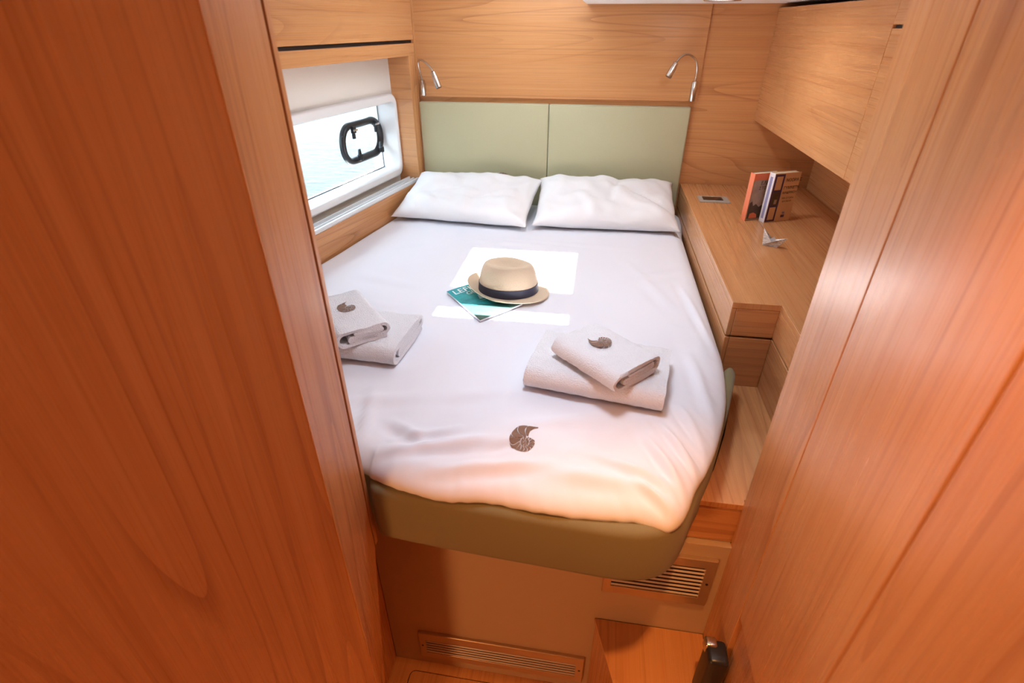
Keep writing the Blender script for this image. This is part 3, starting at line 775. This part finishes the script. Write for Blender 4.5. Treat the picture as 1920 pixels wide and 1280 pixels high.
lamp('reading_lamp', ((.398, 2.683, 1.349), (.400, 2.683, 1.432)), [(.400, 2.683, 1.430), (.400, 2.680, 1.475), (.388, 2.668, 1.512), (.362, 2.652, 1.532), (.335, 2.636, 1.536), (.312, 2.624, 1.523), (.296, 2.614, 1.504)], ((.300, 2.616, 1.509), (.272, 2.602, 1.452)), 'chrome gooseneck reading lamp at the shelf end of the headboard')
lamp('reading_lamp', ((-.858, 2.683, 1.352), (-.860, 2.683, 1.420)), [(-.860, 2.683, 1.418), (-.866, 2.680, 1.455), (-.870, 2.672, 1.490), (-.856, 2.658, 1.506), (-.830, 2.642, 1.500), (-.800, 2.628, 1.478), (-.782, 2.618, 1.455)], ((-.786, 2.620, 1.462), (-.757, 2.606, 1.394)), 'chrome gooseneck reading lamp at the window end of the headboard')

# ------------------------------------------------------------------ vents
def vent(name, x0, x1, z0, z1, m, ns, label, cols):
    r = empty(name, ((x0+x1)/2, .899, z0), label, 'vent', 'air vents in the berth front')
    bm = bmesh.new(); i0, i1, k0, k1 = x0+m[0], x1-m[1], z0+m[2], z1-m[3]
    lp = lambda a0, a1, b0, b1, y: [Vector(p) for p in ((a1, y, b1), (a0, y, b1), (a0, y, b0), (a1, y, b0))]
    add_loft(bm, [lp(x0, x1, z0, z1, .8995), lp(x0, x1, z0, z1, .8915), lp(x0+.002, x1-.002, z0+.002, z1-.002, .8895), lp(i0-.001, i1+.001, k0-.001, k1+.001, .8895), lp(i0, i1, k0, k1, .8905), lp(i0, i1, k0, k1, .8995)])
    finish('frame', bm, M['champagne'], r)
    box('dark_back', i0-.002, i1+.002, .8990, .8998, k0-.002, k1+.002, 'gap', r, bev=0)
    for i in range(ns):
        z = k0+(k1-k0)*(i+.5)/ns; d = (k1-k0)/ns*.17
        bm = bmesh.new(); add_prism(bm, [(.8925, z+d*.9), (.8925, z+d*.2), (.8900, z-d*.9), (.8893, z-d*.9), (.8893, z-d*.4), (.8915, z+d*.9)], i0, i1, lambda a, b, c: Vector((c, a, b)))
        finish('slat', bm, M['slat'], r)
    for sx in (x0+m[0]*.5, x1-m[1]*.5):
        tube('screw', [(sx, .8898, (z0+z1)/2), (sx, .8886, (z0+z1)/2)], .0035, 'black', r, 10)
vent('air_vent', -.448, .085, -.158, -.022, (.022, .025, .030, .036), 5, 'wide low air vent in the beige panel just above the floor', 0)
vent('air_vent', .105, .377, .330, .513, (.022, .025, .032, .032), 8, 'smaller air vent half hidden under the bolster corner', 0)

# ------------------------------------------------------------------ boarding step on the floor
bs = empty('boarding_step', (.29, .68, FL), 'wooden boarding step with one slanted side against the berth front', 'step')
prism('step_top', [(.098, .898), (.398, .898), (.398, .40), (.249, .40)], .172, .190, 'wood', bs, WY, bev=.001)
prism('step_body', [(.103, .896), (.396, .896), (.396, .402), (.253, .402)], FL+.001, .1715, 'wood', bs, WZ)

# ------------------------------------------------------------------ tall furniture framing the view
wl_ = empty('wardrobe', (-.9, .5, FL), 'tall veneered wardrobe filling the left of the view', 'wardrobe')
c0 = Vector((-.44, .613, 0)); fd = Vector((-.31, -.513, 0)).normalized(); fn = Vector((fd.y, -fd.x, 0))
WF = lambda a, b, z: c0+fd*a+fn*b+Vector((0, 0, z))
prism('front_panel', [(-.4415, .6125), (-1.25, -.7236), (-1.27, -.712), (-.470, .6125)], FL+.001, 2.058, 'wood', wl_, WZ)
prism('end_panel', [(.613, 2.058), (.613, FL+.001), (.613, .24), (.613, .10), (.622, .262), (.735, .60), (.735, 2.058)][:1]+[(.6132, .02), (.733, .605), (.733, 2.058)], -.455, -.44, 'wood', wl_, WZ, fr=lambda a, b, c: Vector((c, a, b)))
box('rear_strip', -.455, -.4405, .7405, .7520, .605, 2.058, 'wood', wl_, WZ, bev=.001)
box('joint', -.47, -.445, .7332, .7403, .60, 2.058, 'gap', wl_, WZ, bev=0)
box('carcass', -1.54, -.4552, .617, .745, .60, 2.058, 'wood', wl_, WZ)
box('plinth_side', -.565, -.5455, .50, .899, FL+.001, .598, 'wood', wl_, WZ)
wr = empty('locker_wall', (.42, .6, FL), 'tall veneered locker on the right with a door and lower drawer', 'locker')
box('stile', .40, .419, .7585, .915, FL+.001, 2.058, 'wood', wr, WZ)
dr = box('door', .40, .419, .30, .7560, .508, 2.058, 'wood', wr, WZ)
d2 = box('drawer_front', .412, .425, .30, .7570, FL+.001, .5045, 'wood', wr, WZ)
box('carcass', .4255, .539, .305, .910, FL+.001, 2.055, 'gap', wr, WZ, bev=0)
hd = box('pull_handle', .352, .3995, .715, .775, -.10, .380, 'black', wr, bev=.010, seg=3, smooth=True)
box('end_cap', .349, .378, .752, .779, .350, .384, 'steel', hd, bev=.006, seg=3, smooth=True)
dn = empty('entry_door', (.32, .1, FL), 'open veneered cabin door edge blurred close on the right', 'door')
box('door_leaf', .30, .33, -.42, .352, FL+.004, 2.02, 'wood', dn, WZ)
box('edge_lipping', .2995, .3305, .3525, .362, FL+.004, 2.02, 'wood', dn, WZ, bev=.003)

# ------------------------------------------------------------------ added fill lamps, unseen, behind and above the view
def round_fill_lamp(name, c, d, r, label, watts, col, glow, spread=180):
    c = Vector(c); d = Vector(d); u = d.orthogonal().normalized(); v = d.cross(u)
    f = empty(name, c, label, 'lamp')
    ring = lambda rr, h: [c+d*h+(u*math.cos(2*math.pi*k/28)+v*math.sin(2*math.pi*k/28))*rr for k in range(28)]
    bm = bmesh.new(); add_loft(bm, [ring(r*1.3, .0005), ring(r*1.3, .008), ring(r*1.2, .012), ring(r, .010), ring(r, .0005)]); finish('bezel', bm, M['steel'], f, smooth=True, sharp=40)
    tube('fill_lamp_glass', [c+d*.0005, c+d*.006], r*.99, glow, f, 28)
    l = bpy.data.lights.new('fill_lamp_light', 'AREA'); l.shape = 'DISK'; l.size = 2*r; l.energy = watts; l.color = col; l.spread = R(spread)
    lo = bpy.data.objects.new('fill_lamp_light', l); COL.objects.link(lo); lo.parent = f; lo.location = d*.012
    lo.rotation_euler = d.to_track_quat('-Z', 'Y').to_euler()
round_fill_lamp('wall_fill_lamp', (-1.18, -1.1995, .75), (0, 1, 0), .20, 'added warm round fill lamp low on the bulkhead at the end of the passage', FILL_WALL_W, (1, .40, .11), 'warm_fill_glow')  # added to warm the berth front and passage from low down
round_fill_lamp('ceiling_fill_lamp', (-.08, 1.06, 2.0595), (0, 0, -1), .13, 'added cool white round ceiling fill lamp over the foot of the berth', FILL_FOOT_W, (.78, .87, 1), 'cool_fill_glow', 120)  # added to whiten the sheet at the foot
round_fill_lamp('fill_downlight', (.20, .42, 2.0595), (0, 0, -1), .04, 'added small warm downlight in the passage ceiling over the boarding step', FILL_STEP_W, (1, .42, .12), 'warm_fill_glow', 58)  # added for warm light on the step top
round_fill_lamp('spot_fill_lamp', (.34, 2.0, 1.7215), (0, 0, -1), .045, 'added small white ceiling fill lamp over the wooden shelf', 1.35, (.95, .96, 1), 'cool_fill_glow')  # added to lift the shelf, cabinet and right of the back wall
